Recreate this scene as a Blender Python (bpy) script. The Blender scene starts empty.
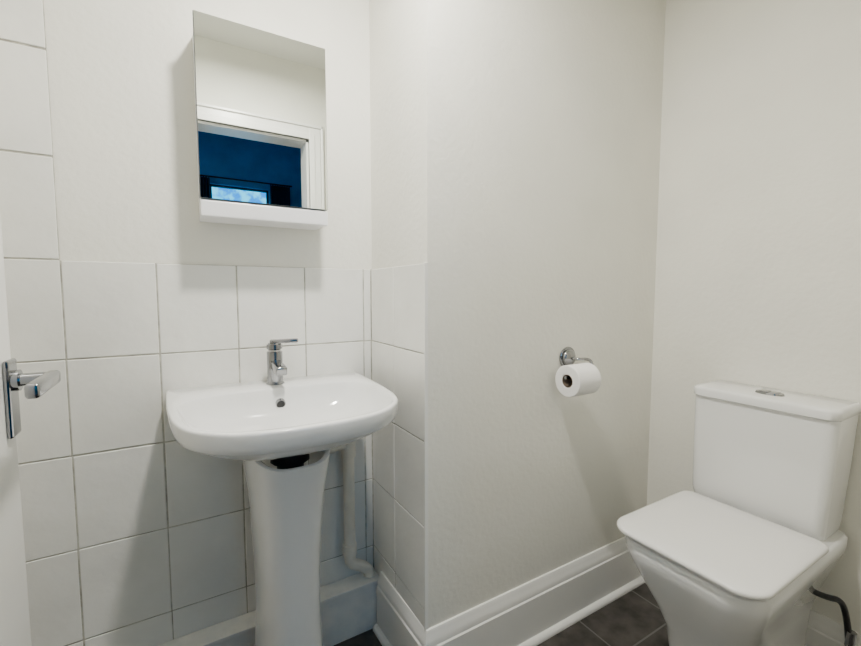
import bpy, bmesh, math, random
from mathutils import Vector, Matrix
random.seed(4)
H=1.18; D=1.388; YB=1.004; XA=.588; XC=1.645; CEIL=2.42; XL=-.45; YF=.10
TT=H+.080   # top of tiling
# ---------------- materials
def mat(name,col,rough=.5,metal=0,spec=.5,noise=0,nscale=5,bump=0,bscale=200,coat=0,emit=None,estr=0,trans=0,bdist=.001,col2=None):
    m=bpy.data.materials.new(name); m.use_nodes=True; nt=m.node_tree; b=nt.nodes['Principled BSDF']
    b.inputs['Base Color'].default_value=(*col,1); b.inputs['Roughness'].default_value=rough
    b.inputs['Metallic'].default_value=metal; b.inputs['Specular IOR Level'].default_value=spec
    b.inputs['Coat Weight'].default_value=coat; b.inputs['Transmission Weight'].default_value=trans
    tc=nt.nodes.new('ShaderNodeTexCoord')
    if noise:
        n=nt.nodes.new('ShaderNodeTexNoise'); n.inputs['Scale'].default_value=nscale; n.inputs['Detail'].default_value=6
        nt.links.new(tc.outputs['Object'],n.inputs['Vector'])
        r=nt.nodes.new('ShaderNodeValToRGB'); r.color_ramp.elements[0].position=.35; r.color_ramp.elements[1].position=.62
        c0=col2 or [c*(1-noise) for c in col]
        r.color_ramp.elements[0].color=(*c0,1); r.color_ramp.elements[1].color=(*[min(1,c*(1+noise)) for c in col],1)
        nt.links.new(n.outputs['Fac'],r.inputs['Fac']); nt.links.new(r.outputs['Color'],b.inputs['Base Color'])
    if bump:
        n=nt.nodes.new('ShaderNodeTexNoise'); n.inputs['Scale'].default_value=bscale; n.inputs['Detail'].default_value=4
        nt.links.new(tc.outputs['Object'],n.inputs['Vector'])
        bp=nt.nodes.new('ShaderNodeBump'); bp.inputs['Strength'].default_value=bump; bp.inputs['Distance'].default_value=bdist
        nt.links.new(n.outputs['Fac'],bp.inputs['Height']); nt.links.new(bp.outputs['Normal'],b.inputs['Normal'])
    if emit: b.inputs['Emission Color'].default_value=(*emit,1); b.inputs['Emission Strength'].default_value=estr
    return m
M={}
M['paint']=mat('wall_paint',(.80,.79,.722),.6,noise=.022,nscale=4,bump=.4,bscale=60,bdist=.003)
M['ceil']=mat('ceiling_paint',(.84,.83,.78),.8,noise=.01)
M['tile']=mat('wall_tile_glaze',(.80,.795,.755),.3,noise=.035,nscale=6,bump=.5,bscale=16,bdist=.004)
M['grout']=mat('grout',(.44,.425,.37),.8,noise=.25,nscale=30)
M['gloss']=mat('gloss_woodwork',(.83,.825,.795),.3,bump=.15,bscale=40,noise=.012)
M['box']=mat('boxing_paint',(.82,.81,.77),.4,noise=.03,nscale=16,bump=.5,bscale=30,bdist=.004,col2=(.73,.735,.72))
M['cer']=mat('ceramic',(.83,.835,.83),.09,coat=.4,noise=.004,nscale=2)
M['seat']=mat('seat_plastic',(.82,.815,.80),.22,noise=.005)
M['chrome']=mat('chrome',(.33,.335,.35),.13,1,noise=.03,nscale=20)
M['mirror']=mat('mirror_silver',(.86,.90,.87),.0,1)
M['cab']=mat('cabinet_white',(.83,.83,.85),.3,noise=.01)
M['cabedge']=mat('cabinet_edge',(.22,.23,.24),.35,.5,noise=.05)
M['black']=mat('black_plastic',(.012,.012,.014),.35,noise=.2)
M['pvc']=mat('painted_pipe',(.76,.72,.63),.45,noise=.05,nscale=14,bump=.2,bscale=60)
M['paper']=mat('toilet_paper',(.87,.86,.84),.95,bump=.5,bscale=300,noise=.01)
M['core']=mat('cardboard_core',(.16,.12,.09),.9,noise=.1)
M['blue']=mat('blue_room_paint',(.06,.36,.66),.7,noise=.1)
M['darkfl']=mat('dark_floorboards',(.05,.05,.06),.5,noise=.3)
M['lamp']=mat('lamp_opal',(.9,.9,.88),.4,emit=(1,.94,.84),estr=1.5,noise=.001)
M['curtain']=mat('curtain',(.01,.03,.06),.9,noise=.3)
# floor
def floor_mat():
    m=bpy.data.materials.new('slate_floor_tile'); m.use_nodes=True; nt=m.node_tree; b=nt.nodes['Principled BSDF']
    tc=nt.nodes.new('ShaderNodeTexCoord'); br=nt.nodes.new('ShaderNodeTexBrick')
    mp=nt.nodes.new('ShaderNodeMapping'); mp.inputs['Location'].default_value=(.02,.115,0)
    nt.links.new(tc.outputs['Object'],mp.inputs['Vector'])
    br.offset=0; br.inputs['Scale'].default_value=1; br.inputs['Brick Width'].default_value=.305; br.inputs['Row Height'].default_value=.305
    br.inputs['Mortar Size'].default_value=.003; br.inputs['Mortar'].default_value=(.13,.125,.12,1)
    n=nt.nodes.new('ShaderNodeTexNoise'); n.inputs['Scale'].default_value=14; n.inputs['Detail'].default_value=8
    r=nt.nodes.new('ShaderNodeValToRGB'); r.color_ramp.elements[0].color=(.016,.014,.013,1); r.color_ramp.elements[1].color=(.085,.075,.068,1)
    r.color_ramp.elements[0].position=.3; r.color_ramp.elements[1].position=.75
    nt.links.new(tc.outputs['Object'],n.inputs['Vector']); nt.links.new(mp.outputs['Vector'],br.inputs['Vector'])
    nt.links.new(n.outputs['Fac'],r.inputs['Fac']); nt.links.new(r.outputs['Color'],br.inputs['Color1']); nt.links.new(r.outputs['Color'],br.inputs['Color2'])
    nt.links.new(br.outputs['Color'],b.inputs['Base Color']); b.inputs['Roughness'].default_value=.42
    bp=nt.nodes.new('ShaderNodeBump'); bp.inputs['Strength'].default_value=.4; bp.inputs['Distance'].default_value=.003
    nt.links.new(n.outputs['Fac'],bp.inputs['Height']); nt.links.new(bp.outputs['Normal'],b.inputs['Normal'])
    return m
M['floor']=floor_mat()
# ---------------- helpers
def obj(name,bm,mats,parent=None,smooth=False,auto=None):
    me=bpy.data.meshes.new(name); bmesh.ops.recalc_face_normals(bm,faces=bm.faces); bm.to_mesh(me); bm.free()
    o=bpy.data.objects.new(name,me); bpy.context.scene.collection.objects.link(o)
    for m in (mats if isinstance(mats,list) else [mats]): me.materials.append(M[m])
    if smooth:
        for p in me.polygons: p.use_smooth=True
        if auto: 
            me.set_sharp_from_angle(angle=math.radians(auto))
    if parent: o.parent=parent
    return o
def empty(name,loc=(0,0,0)):
    e=bpy.data.objects.new(name,None); bpy.context.scene.collection.objects.link(e); return e
def addbox(bm,a,b,bev=0,seg=2,mi=0):
    t=bmesh.new(); r=bmesh.ops.create_cube(t,size=1)
    for v in t.verts: v.co=Vector([(a[i]+b[i])/2+v.co[i]*(b[i]-a[i]) for i in range(3)])
    if bev: bmesh.ops.bevel(t,geom=t.edges[:],offset=bev,segments=seg,affect='EDGES',profile=.5)
    for f in t.faces: f.material_index=mi
    me=bpy.data.meshes.new('t'); t.to_mesh(me); t.free(); bm.from_mesh(me); bpy.data.meshes.remove(me)
def box(name,a,b,m,parent=None,bev=0,seg=2):
    bm=bmesh.new(); addbox(bm,a,b,bev,seg); return obj(name,bm,m,parent)
def cyl(name,p,q,r,m,parent=None,n=32,r2=None,bev=0):
    p=Vector(p);q=Vector(q);d=q-p; bm=bmesh.new()
    bmesh.ops.create_cone(bm,cap_ends=True,segments=n,radius1=r,radius2=r if r2 is None else r2,depth=d.length)
    if bev: bmesh.ops.bevel(bm,geom=[e for e in bm.edges if len(e.link_faces)==2 and e.calc_face_angle()>1],offset=bev,segments=3,affect='EDGES')
    bm.transform(Matrix.Translation((p+q)/2)@d.to_track_quat('Z','Y').to_matrix().to_4x4())
    return obj(name,bm,m,parent,True,40)
def tube(name,pts,r,m,parent=None):
    cu=bpy.data.curves.new(name,'CURVE'); cu.dimensions='3D'; cu.bevel_depth=r; cu.bevel_resolution=6; cu.use_fill_caps=True
    s=cu.splines.new('POLY'); 
    P=[Vector(x) for x in pts]
    for _ in range(3):
        Q=[P[0]]
        for i in range(len(P)-1):
            if i>0: Q.append(P[i]*.75+P[i+1]*.25)
            if i<len(P)-2: Q.append(P[i]*.25+P[i+1]*.75)
        Q.append(P[-1]); P=Q
    s.points.add(len(P)-1)
    for i,x in enumerate(P): s.points[i].co=(*x,1)
    s.use_smooth=True
    t=bpy.data.objects.new('tmp',cu); bpy.context.scene.collection.objects.link(t)
    me=bpy.data.meshes.new_from_object(t.evaluated_get(bpy.context.evaluated_depsgraph_get())); bpy.data.objects.remove(t)
    me.name=name; o=bpy.data.objects.new(name,me); bpy.context.scene.collection.objects.link(o)
    me.materials.clear(); me.materials.append(M[m])
    for p in me.polygons: p.use_smooth=True
    if parent: o.parent=parent
    return o
def loft(name,rings,m,parent=None,cap0=False,cap1=False,auto=50,closed=True):
    bm=bmesh.new(); R=[[bm.verts.new(p) for p in r] for r in rings]; n=len(rings[0])
    for a,b in zip(R,R[1:]):
        for i in range(n if closed else n-1):
            j=(i+1)%n; bm.faces.new((a[i],a[j],b[j],b[i]))
    if cap0: bm.faces.new(R[0][::-1])
    if cap1: bm.faces.new(R[-1])
    return obj(name,bm,m,parent,True,auto)
def rrect(x0,x1,y0,y1,r,z,n=8,rs=None):
    rs=rs or [r]*4
    C=[(x1,y1,0,rs[0]),(x0,y1,90,rs[1]),(x0,y0,180,rs[2]),(x1,y0,270,rs[3])]; out=[]
    for cx,cy,a,rr in C:
        sx=1 if cx==x1 else -1; sy=1 if cy==y1 else -1
        for k in range(n+1):
            t=math.radians(a+90*k/n); out.append(Vector((cx-sx*rr+rr*math.cos(t),cy-sy*rr+rr*math.sin(t),z)))
    return out
# ---------------- room shell
wb=box('wall_back',(XL-.1,D,0),(XA+.02,D+.1,CEIL),'paint')
wbx=box('wall_alcove',(XA,YB,0),(XC+.1,D+.1,CEIL),'paint')
wr=box('wall_right',(XC,-.02,0),(XC+.1,YB,CEIL),'paint')
wl=box('wall_left',(XL-.1,YF,0),(XL,D,CEIL),'paint')
bm=bmesh.new(); OX0,OX1,OH=-.20,.655,2.02
addbox(bm,(XL-.1,-.02,0),(OX0,YF,CEIL)); addbox(bm,(OX1,-.02,0),(XC,YF,CEIL)); addbox(bm,(OX0,-.02,OH),(OX1,YF,CEIL))
wf=obj('wall_front',bm,'paint')
box('floor',(XL-.1,-.02,-.05),(XC+.1,D+.1,0),'floor')
box('ceiling',(XL-.1,-.02,CEIL),(XC+.1,D+.1,CEIL+.05),'ceil')
# tiles: each one laid very slightly out of true
def tiles(name,cells,plane,parent):
    bm=bmesh.new()
    for (u0,u1,z0,z1) in cells:
        g=.0018; t=.007+random.uniform(-.0005,.0005); a=[g+random.uniform(-.0005,.0006) for _ in range(4)]
        if plane=='A': addbox(bm,(u0+a[0],D-t,z0+a[1]),(u1-a[2],D-.001,z1-a[3]),.0014,1)
        else: addbox(bm,(XA-t,u0+a[0],z0+a[1]),(XA-.001,u1-a[2],z1-a[3]),.0014,1)
    return obj(name,bm,'tile',parent)
X0=-.247; cells=[]
cols=[X0-.2]+[X0+.2*i for i in range(0,5)]+[XA-.007]
cols[0]=XL
zs=[TT-.25*j for j in range(0,6)]; zs[-1]=0.0
for i in range(len(cols)-1):
    for j in range(5): cells.append((cols[i],cols[i+1],max(zs[j+1],0),zs[j]))
z=TT
while z<CEIL-.01:
    cells.append((XL,X0,z,min(z+.25,CEIL))); z+=.25
tiles('tiles',cells,'A',wb)
bm=bmesh.new(); addbox(bm,(XL,D-.0046,0),(XA,D+.001,TT-.001)); addbox(bm,(XL,D-.0046,TT-.001),(X0-.001,D+.001,CEIL)); obj('tile_grout',bm,'grout',wb)
cells=[]
for u0,u1 in ((YB+.002,1.204),(1.204,D-.007)):
    for j in range(5): cells.append((u0,u1,zs[j+1],zs[j]))
tiles('tiles',cells,'S',wbx)
box('tile_grout',(XA-.0046,YB+.001,0),(XA+.001,D,TT-.001),'grout',wbx)
box('tile_edge_strip',(XA-.009,YB-.0015,.2),(XA+.002,YB+.004,TT),'gloss',wbx,.001)
# boxing ledge
BY=1.313; BZ=.176
bm=bmesh.new(); addbox(bm,(XL+.001,BY+.003,0),(XA-.009,D-.009,BZ-.014)); addbox(bm,(XL+.001,BY-.003,BZ-.012),(XA-.009,D-.009,BZ),.002)
obj('pipe_boxing',bm,'box')
# skirting
SH=.205
prof=[(0,SH),(.006,SH),(.009,SH-.006),(.010,SH-.016),(.015,SH-.026),(.017,SH-.040),(.017,SH-.046),(.021,SH-.050),(.021,.020),(.024,.020),(.029,.018),(.034,.013),(.037,.006),(.037,0),(0,0)]
def skirting(name,pts,dirs):
    rings=[[Vector((p[0]+d[0]*o,p[1]+d[1]*o,zz)) for o,zz in prof] for p,d in zip(pts,dirs)]
    return loft(name,rings,'gloss',None,True,True,30)
skirting('baseboard_side',[(XA-.007,BY-.005),(XA-.0,YB)],[(-1,0),(-1,-1)])
skirting('baseboard_back',[(XA,YB),(XC,YB)],[(-1,-1),(-1,-1)])
skirting('baseboard_right',[(XC,YB),(XC,YF)],[(-1,-1),(-1,1)])
# ---------------- door frame + door
bm=bmesh.new()
for k,(w,t) in enumerate(((.08,.010),(.062,.017),(.03,.024))):
    y1=YF; y0=YF+t
    addbox(bm,(OX0-w,y1,0),(OX0,y0,OH+w),.002) 
    addbox(bm,(OX1,y1,0),(OX1+w,y0,OH+w),.002)
    addbox(bm,(OX0,y1,OH),(OX1,y0,OH+w),.002)
addbox(bm,(OX1+.066,YF,0),(OX1+.08,YF+.022,OH+.08),.003); addbox(bm,(OX0-.08,YF,0),(OX0-.066,YF+.022,OH+.08),.003); addbox(bm,(OX0-.08,YF,OH+.066),(OX1+.08,YF+.022,OH+.08),.003)
addbox(bm,(OX1-.012,-.02,0),(OX1,YF,OH)); addbox(bm,(OX0,-.02,0),(OX0+.012,YF,OH)); addbox(bm,(OX0,-.02,OH-.012),(OX1,YF,OH))
obj('trim_door_frame',bm,'gloss')
dr=empty('door_1'); DX=-.211; DE=.838
box('leaf',(DX-.04,.128,.006),(DX,DE,1.99),'gloss',dr,.002)
hz=H-.15
box('handle_plate',(DX,DE-.042,hz-.055),(DX+.007,DE-.004,hz+.055),'chrome',dr,.003)
py=DE-.024; pz=H-.125
cyl('handle_neck',(DX+.005,py,pz),(DX+.050,py,pz),.009,'chrome',dr)
cyl('handle_collar',(DX+.005,py,pz),(DX+.014,py,pz),.015,'chrome',dr)
bm=bmesh.new(); addbox(bm,(DX+.041,py-.105,pz-.010),(DX+.057,py+.010,pz+.010),.005,4)
obj('handle_lever',bm,'chrome',dr,True,40)
for zz in (.25,1.0,1.75): cyl('hinge',(DX-.005,.122,zz-.045),(DX-.005,.122,zz+.045),.006,'chrome',dr)
# ---------------- adjoining room seen in mirror
HY=-2.2; WX0,WX1,WZ0,WZ1=.31,.86,.9,2.24; HC=2.75
bm=bmesh.new()
addbox(bm,(-1.5,HY-.1,0),(WX0,HY,HC)); addbox(bm,(WX1,HY-.1,0),(2.6,HY,HC)); addbox(bm,(WX0,HY-.1,WZ1),(WX1,HY,HC)); addbox(bm,(WX0,HY-.1,0),(WX1,HY,WZ0))
obj('wall_hall_far',bm,'blue')
box('wall_hall_left',(-1.6,HY-.1,0),(-1.5,-.02,HC),'blue'); box('wall_hall_right',(2.6,HY-.1,0),(2.7,-.02,HC),'blue')
bm=bmesh.new(); addbox(bm,(-1.5,-.03,0),(OX0-.0,-.0205,HC)); addbox(bm,(OX1,-.03,0),(2.6,-.0205,HC)); addbox(bm,(OX0,-.03,OH),(OX1,-.0205,HC)); obj('wall_hall_near',bm,'blue')
box('floor_hall',(-1.6,HY-.1,-.05),(2.7,-.0205,0),'darkfl'); box('ceiling_hall',(-1.6,HY-.1,HC),(2.7,-.0205,HC+.05),'blue')
bm=bmesh.new()
for a,b in (((WX0,WZ0),(WX0+.02,WZ1)),((WX1-.02,WZ0),(WX1,WZ1)),((WX0,WZ0),(WX1,WZ0+.04)),((WX0,WZ1-.02),(WX1,WZ1)),((WX0,1.58),(WX1,1.61))):
    addbox(bm,(a[0],HY-.07,a[1]),(b[0],HY-.03,b[1]),.003)
obj('window_1',bm,'darkfl')
cr=empty('curtains')
for x0,x1 in ((WX1+.0,WX1+.20),(WX0-.2,WX0)):
    R=[]
    for zz in (.1,2.28):
        R.append([Vector((x0+(x1-x0)*i/60,HY+.06+.02*math.sin(i*.9),zz)) for i in range(61)])
    loft('curtain_panel',R,'curtain',cr,closed=False)
cyl('curtain_rail',(WX0-.22,HY+.06,2.29),(WX1+.22,HY+.06,2.29),.008,'black',cr)
hl=empty('hall_pendant_light'); HX,HYY=-.6,-1.2
cyl('cord',(HX,HYY,HC-.5),(HX,HYY,HC),.004,'black',hl); cyl('shade',(HX,HYY,HC-.65),(HX,HYY,HC-.5),.14,'curtain',hl,r2=.06)
l=bpy.data.lights.new('hall_fill','POINT'); l.energy=8; l.color=(.35,.7,1); l.shadow_soft_size=.04  # blue fill light added to brighten the reflected hall, not a real bulb
o=bpy.data.objects.new('hall_fill',l); o.location=(HX,HYY,HC-.70); bpy.context.scene.collection.objects.link(o); o.parent=hl
# ---------------- mirror cabinet
cab=empty('mirror_cabinet'); CX0,CX1,CYF,CZ0,CZ1=.060,.396,1.262,H+.200,H+.706
bm=bmesh.new(); addbox(bm,(CX0+.002,CYF+.018,CZ0),(CX1-.002,D-.001,CZ1-.002),.002); obj('carcass',bm,'cab',cab)
box('door_back',(CX0-.001,CYF+.003,CZ0+.045),(CX1+.001,CYF+.018,CZ1+.001),'cabedge',cab,.001)
box('mirror_glass',(CX0+.001,CYF,CZ0+.045),(CX1-.001,CYF+.004,CZ1-.001),'mirror',cab)
box('bottom_lip',(CX0,CYF+.001,CZ0-.002),(CX1,CYF+.02,CZ0+.040),'cab',cab,.003)
# ---------------- basin
basin=empty('pedestal_basin'); CX=.239; RZ=H-.272
half=[(0,.850),(.06,.853),(.115,.863),(.162,.882),(.202,.913),(.235,.958),(.255,1.018),(.266,1.10),(.272,1.19),(.275,1.29),(.275,1.362),(.268,1.376),(.2,1.379),(.1,1.379)]
ctrl=[(CX+x,y) for x,y in half]+[(CX,1.379)]+[(CX-x,y) for x,y in half[:0:-1]]
def resample(c,N):
    n=len(c); P=[]
    for i in range(n):
        p0,p1,p2,p3=[Vector(c[(i+k-1)%n]) for k in range(4)]
        for s in range(10):
            t=s/10; P.append(.5*((2*p1)+(p2-p0)*t+(2*p0-5*p1+4*p2-p3)*t*t+(3*p1-p0-3*p2+p3)*t**3))
    L=[0]
    for i in range(len(P)): L.append(L[-1]+(P[(i+1)%len(P)]-P[i]).length)
    out=[];k=0
    for j in range(N):
        d=L[-1]*j/N
        while L[k+1]<d: k+=1
        u=(d-L[k])/max(1e-9,L[k+1]-L[k]); out.append(P[k].lerp(P[(k+1)%len(P)],u))
    return out
O=resample(ctrl,120)
def bowl(p):
    x=CX+(p.x-CX)*.905; t=(p.y-.850)/(1.380-.850); 
    return Vector((x,.872+t*(1.245-.872)))
B=[bowl(p) for p in O]; DC=Vector((CX,1.10))
B2=[]
for p in B:
    dx=abs(p.x-CX)/.250; dy=max(0,(p.y-1.10)/.145)
    r=(dx**4+dy**4)**.25
    if dy>0 and r>1: q=Vector((CX+(p.x-CX)/r, 1.10+(p.y-1.10)/r)); B2.append(q)
    else: B2.append(p.copy())
B=B2
def ringB(s,z): return [Vector((*(DC+(p-DC)*s),RZ+z)) for p in B]
def ringO(s,z):
    c=Vector((CX,1.15)); return [Vector((*(c+(p-c)*s),RZ+z)) for p in O]
PC=Vector((CX,1.15))
def pedpt(p):
    a=(p-PC).normalized(); r=(abs(a.x/.085)**3+abs(a.y/.09)**3)**(-1/3); return PC+a*r
Pd=[pedpt(p) for p in O]
rings=[ringB(.07,-.096),ringB(.2,-.095),ringB(.4,-.092),ringB(.58,-.085),ringB(.72,-.075),ringB(.83,-.058),ringB(.91,-.040),ringB(.96,-.023),ringB(.985,-.011),ringB(1.0,-.005),ringB(1.010,-.001),ringB(1.018,0)]
rings+=[[b.lerp(o,.5) for b,o in zip(ringB(1.018,0),ringO(.985,0))]]
rings+=[ringO(.984,0),ringO(.993,-.001),ringO(.998,-.003),ringO(1.0,-.007),ringO(.999,-.020),ringO(.994,-.032),ringO(.980,-.043)]
for k in (.05,.12,.2,.32,.46,.62,.8,1.0):
    zz=-.043-.075*(1-(1-k)**1.9)
    rings.append([Vector((*(o.lerp(p,k)),RZ+zz)) for o,p in zip([q.xy for q in ringO(.980,0)],Pd)])
loft('bowl',rings,'cer',basin,True,True,60)
cyl('drain_waste',(DC.x,DC.y,RZ-.0965),(DC.x,DC.y,RZ-.092),.021,'chrome',basin,bev=.002)
cyl('overflow_ring',(CX,1.232,RZ-.038),(CX,1.222,RZ-.042),.013,'chrome',basin)
cyl('overflow_hole',(CX,1.232,RZ-.038),(CX,1.2205,RZ-.0426),.011,'black',basin)
def pring(w,yf,yb,z,sc=0,inset=0):
    out=[]; n=48
    for i in range(n+1):
        t=math.pi*i/n
        x=math.cos(t); y=math.sin(t)
        e=.62
        px=CX+(w/2-inset)*math.copysign(abs(x)**e,x); py=yb-(yb-yf-inset)*(abs(y)**e)
        zz=z-sc*max(0,math.sin(t))**2+.02*(1-max(0,math.sin(t)))*(1 if sc>.01 else 0)
        out.append(Vector((px,py,zz)))
    return out
PT=RZ-.132
hts=[(PT,.222,1.015,.022),(PT-.05,.208,1.025,.008),(PT-.12,.190,1.04,0),(PT-.22,.172,1.05,0),(PT-.34,.160,1.055,0),(PT-.46,.156,1.055,0),(PT-.58,.164,1.045,0),(.06,.185,1.03,0),(0.0,.195,1.022,0)]
outer=[pring(w,yf,1.25,z,sc) for z,w,yf,sc in hts]; inner=[pring(w,yf,1.25,z,sc,.014) for z,w,yf,sc in hts]
mid=[(a+b)/2+Vector((0,0,.004)) for a,b in zip(outer[0],inner[0])]
ped=loft('pedestal',inner[::-1]+[mid]+outer+[inner[-1]],'cer',basin,False,False,60,closed=False)
cyl('bottle_trap',(CX,1.12,RZ-.27),(CX,1.12,RZ-.115),.034,'black',basin)
cyl('trap_nut',(CX,1.12,RZ-.165),(CX,1.12,RZ-.140),.050,'black',basin,n=12)
TX,TY=CX+.003,1.312
cyl('tap_base',(TX,TY,RZ-.001),(TX,TY,RZ+.006),.026,'chrome',basin,bev=.002)
cyl('tap_body',(TX,TY,RZ+.004),(TX,TY,RZ+.098),.022,'chrome',basin,bev=.002)
cyl('tap_cap',(TX,TY,RZ+.101),(TX,TY,RZ+.122),.022,'chrome',basin,bev=.004)
bm=bmesh.new(); addbox(bm,(-.015,-.100,-.012),(.015,0,.012),.004,3); bm.transform(Matrix.Translation((TX,TY,RZ+.062))@Matrix.Rotation(math.radians(6),4,'X')); obj('tap_spout',bm,'chrome',basin,True,40)
bm=bmesh.new(); addbox(bm,(-.012,-.009,-.006),(.068,.009,.006),.003,3); bm.transform(Matrix.Translation((TX,TY,RZ+.126))@Matrix.Rotation(math.radians(-20),4,'Z')@Matrix.Rotation(math.radians(-2),4,'Y')); obj('tap_lever',bm,'chrome',basin,True,40)
# waste pipe
wp=empty('waste_pipe')
tube('downpipe',[(.478,1.345,RZ-.13),(.478,1.345,H-.90),(.480,1.345,H-.935),(.52,1.345,H-.955),(.55,1.35,H-.985),(.55,1.35,BZ+.002)],.019,'pvc',wp)
tube('branch',[(CX+.118,1.262,RZ-.220),(.40,1.335,RZ-.225),(.478,1.345,RZ-.245)],.017,'pvc',wp)
cyl('coupling',(.478,1.345,RZ-.285),(.478,1.345,RZ-.205),.024,'pvc',wp,bev=.003)
cyl('coupling_low',(.478,1.345,H-.90),(.478,1.345,H-.86),.024,'pvc',wp,bev=.003)
cyl('branch_socket',(.43,1.34,RZ-.235),(.39,1.33,RZ-.226),.024,'pvc',wp,bev=.003)
# ---------------- toilet
toi=empty('toilet'); TCY=.565
def rr(x0,x1,hw,r,z,rs=None,dc=0): return rrect(x0,x1,TCY+dc-hw,TCY+dc+hw,r,z,8,rs)
cz=[(H-.690,.164,1.496,.02,.018),(H-.686,.172,1.490,.028,.018),(H-.66,.176,1.486,.028,.018),(H-.5,.181,1.479,.028,.012),(H-.335,.184,1.472,.028,.006)]
loft('cistern',[rr(x0,XC-.008,hw,r,z,[.012,r,r,.012],dc) for z,hw,x0,r,dc in cz],'cer',toi,True,True,50)
lz=[(H-.341,.183,1.468,.03),(H-.337,.187,1.462,.034),(H-.318,.188,1.461,.034),(H-.312,.186,1.463,.034),(H-.309,.180,1.469,.03)]
loft('cistern_lid',[rr(x0,XC-.004,hw,r,z,[.012,r,r,.012],.006) for z,hw,x0,r in lz],'cer',toi,True,True,50)
bm=bmesh.new(); bmesh.ops.create_cone(bm,cap_ends=True,segments=40,radius1=.03,radius2=.028,depth=.006); bm.transform(Matrix.Translation((1.54,TCY,H-.306))@Matrix.Diagonal((.75,1.25,1,1))); obj('flush_plate',bm,'chrome',toi,True,40)
box('flush_button',(1.525,TCY+.001,H-.305),(1.555,TCY+.024,H-.300),'chrome',toi,.002); box('flush_button_half',(1.525,TCY-.024,H-.305),(1.555,TCY-.002,H-.301),'chrome',toi,.002)
def pan(x0,x1,hw,z,rf=.07,rb=.03,bow=0):
    pts=rrect(x0,x1,TCY-hw,TCY+hw,0,z,8,[rb,rf,rf,rb])
    for p in pts:
        if p.x<x0+.2: p.x-=bow*(1-((p.y-TCY)/hw)**2)
    return pts
PZ=H-.690
sec=[(PZ,1.075,1.632,.172),(PZ-.006,1.068,1.634,.178),(PZ-.03,1.066,1.634,.178),(PZ-.06,1.075,1.634,.171),(PZ-.12,1.100,1.634,.150),(PZ-.19,1.135,1.634,.127),(PZ-.26,1.165,1.634,.110),(PZ-.36,1.185,1.634,.102),(0.02,1.19,1.634,.104),(0.0,1.188,1.634,.106)]
loft('pan',[pan(x0,x1,hw,z,min(.075,hw*.7),.03,.012) for z,x0,x1,hw in sec],'cer',toi,True,True,50)
def seat(name,z0,z1,x0,x1,hw,crown=0):
    R=[]
    for z,i in ((z0,.006),(z0+.003,.001),(z0+.006,0),(z1-.005,0),(z1-.002,.002),(z1,.007)):
        pts=pan(x0+i,x1-i,hw-i,z,.056,.03,.016); R.append(pts)
    for s in (.8,.5,.2): R.append([Vector((1.25+(p.x-1.25)*s,TCY+(p.y-TCY)*s,z1+crown*(1-s*s))) for p in R[5]])
    return loft(name,R,'seat',toi,True,True,50)
seat('seat_ring',PZ+.001,PZ+.010,1.066,1.452,.175)
seat('seat_lid',PZ+.013,PZ+.029,1.052,1.455,.188,.002)
for dy in (-.075,.075): cyl('seat_hinge',(1.462,TCY+dy-.018,PZ+.010),(1.462,TCY+dy+.018,PZ+.010),.009,'chrome',toi)
tube('water_supply_hose',[(1.50,.50,H-.80),(1.515,.44,H-.845),(1.545,.405,H-.86),(1.585,.385,H-.87),(1.60,.375,H-.92),(1.598,.365,H-1.0),(1.598,.36,.0)],.008,'black',toi)
cyl('supply_valve',(1.598,.365,H-1.0),(1.598,.362,H-.955),.011,'chrome',toi)
# ---------------- toilet roll + holder
rh=empty('toilet_roll_holder'); RX0,RX1,RY,RRZ=1.064,1.167,YB-.074,H-.285
PX=1.142; PZ2=H-.224
cyl('wall_plate',(PX,YB-.001,PZ2),(PX,YB-.010,PZ2),.038,'chrome',rh,bev=.003)
bm=bmesh.new(); bmesh.ops.create_uvsphere(bm,u_segments=24,v_segments=12,radius=.030); bm.transform(Matrix.Translation((PX,YB-.010,PZ2))@Matrix.Diagonal((1,.6,1,1))); obj('boss',bm,'chrome',rh,True)
tube('arm',[(PX,YB-.01,PZ2),(PX,YB-.05,PZ2),(1.185,YB-.06,PZ2),(1.185,RY,PZ2-.015),(1.184,RY,RRZ+.01),(1.176,RY,RRZ+.012),(RX0-.008,RY,RRZ+.012)],.005,'chrome',rh)
def ring_x(x,r): return [Vector((x,RY+r*math.cos(2*math.pi*i/64),RRZ+r*math.sin(2*math.pi*i/64))) for i in range(64)]
pr=empty('toilet_roll')
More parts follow.
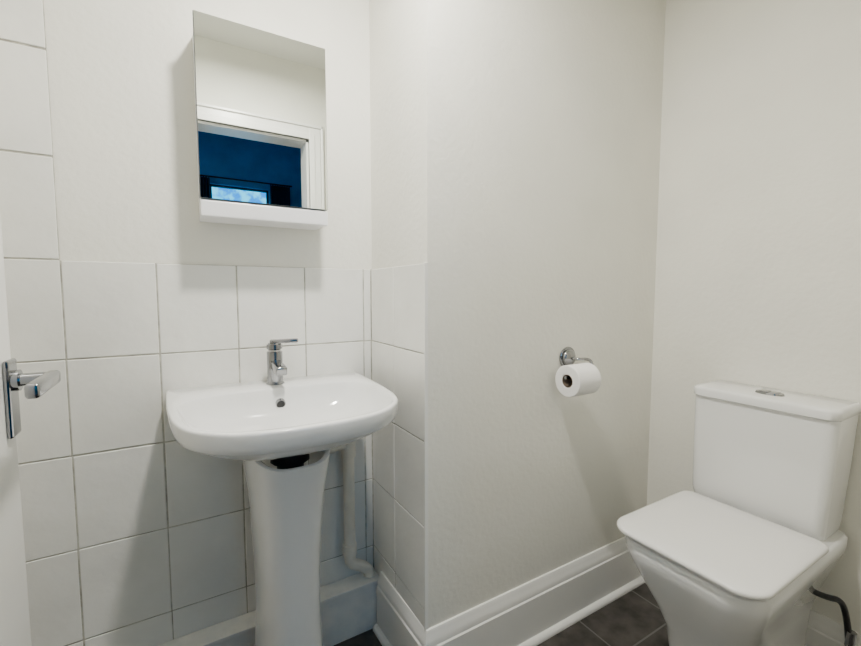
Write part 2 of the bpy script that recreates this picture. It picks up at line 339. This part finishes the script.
loft('paper',[ring_x(RX0+.002,.021),ring_x(RX0,.023),ring_x(RX0,.049),ring_x(RX0+.002,.051),ring_x(RX1-.002,.051),ring_x(RX1,.049),ring_x(RX1,.023),ring_x(RX1-.002,.021)],'paper',pr,auto=40)
loft('core',[ring_x(RX0+.001,.0208),ring_x(RX1-.001,.0208),ring_x(RX1-.001,.0195),ring_x(RX0+.001,.0195),ring_x(RX0+.001,.0208)],'core',pr,auto=40)
# ---------------- light
lp=empty('ceiling_light'); LX,LY=.32,.70
cyl('base',(LX,LY,CEIL-.03),(LX,LY,CEIL-.001),.15,'gloss',lp,n=48)
bm=bmesh.new(); bmesh.ops.create_uvsphere(bm,u_segments=32,v_segments=16,radius=.14); bm.transform(Matrix.Translation((LX,LY,CEIL-.03))@Matrix.Diagonal((1,1,.35,1))); obj('opal_shade',bm,'lamp',lp,True)
l=bpy.data.lights.new('lamp','AREA'); l.shape='DISK'; l.size=.12; l.energy=29; l.color=(1,.965,.88)
o=bpy.data.objects.new('lamp',l); o.location=(LX,LY,CEIL-.09); bpy.context.scene.collection.objects.link(o); o.parent=lp
# world
w=bpy.data.worlds.new('dusk_sky'); bpy.context.scene.world=w; w.use_nodes=True; nt=w.node_tree; bg=nt.nodes['Background']
tc=nt.nodes.new('ShaderNodeTexCoord'); n=nt.nodes.new('ShaderNodeTexNoise'); n.inputs['Scale'].default_value=60
r=nt.nodes.new('ShaderNodeValToRGB'); r.color_ramp.elements[0].color=(.0,.22,.75,1); r.color_ramp.elements[1].color=(.06,.62,1,1); r.color_ramp.elements[0].position=.4; r.color_ramp.elements[1].position=.6
nt.links.new(tc.outputs['Generated'],n.inputs['Vector']); nt.links.new(n.outputs['Fac'],r.inputs['Fac']); nt.links.new(r.outputs['Color'],bg.inputs['Color']); bg.inputs['Strength'].default_value=2.6
# camera
c=bpy.data.cameras.new('cam'); c.sensor_width=36; c.lens=36*424.08/861; c.clip_start=.02
co=bpy.data.objects.new('camera',c); co.location=(0,0,H); co.rotation_euler=(math.radians(90-4.15),0,-.5373); bpy.context.scene.collection.objects.link(co); bpy.context.scene.camera=co
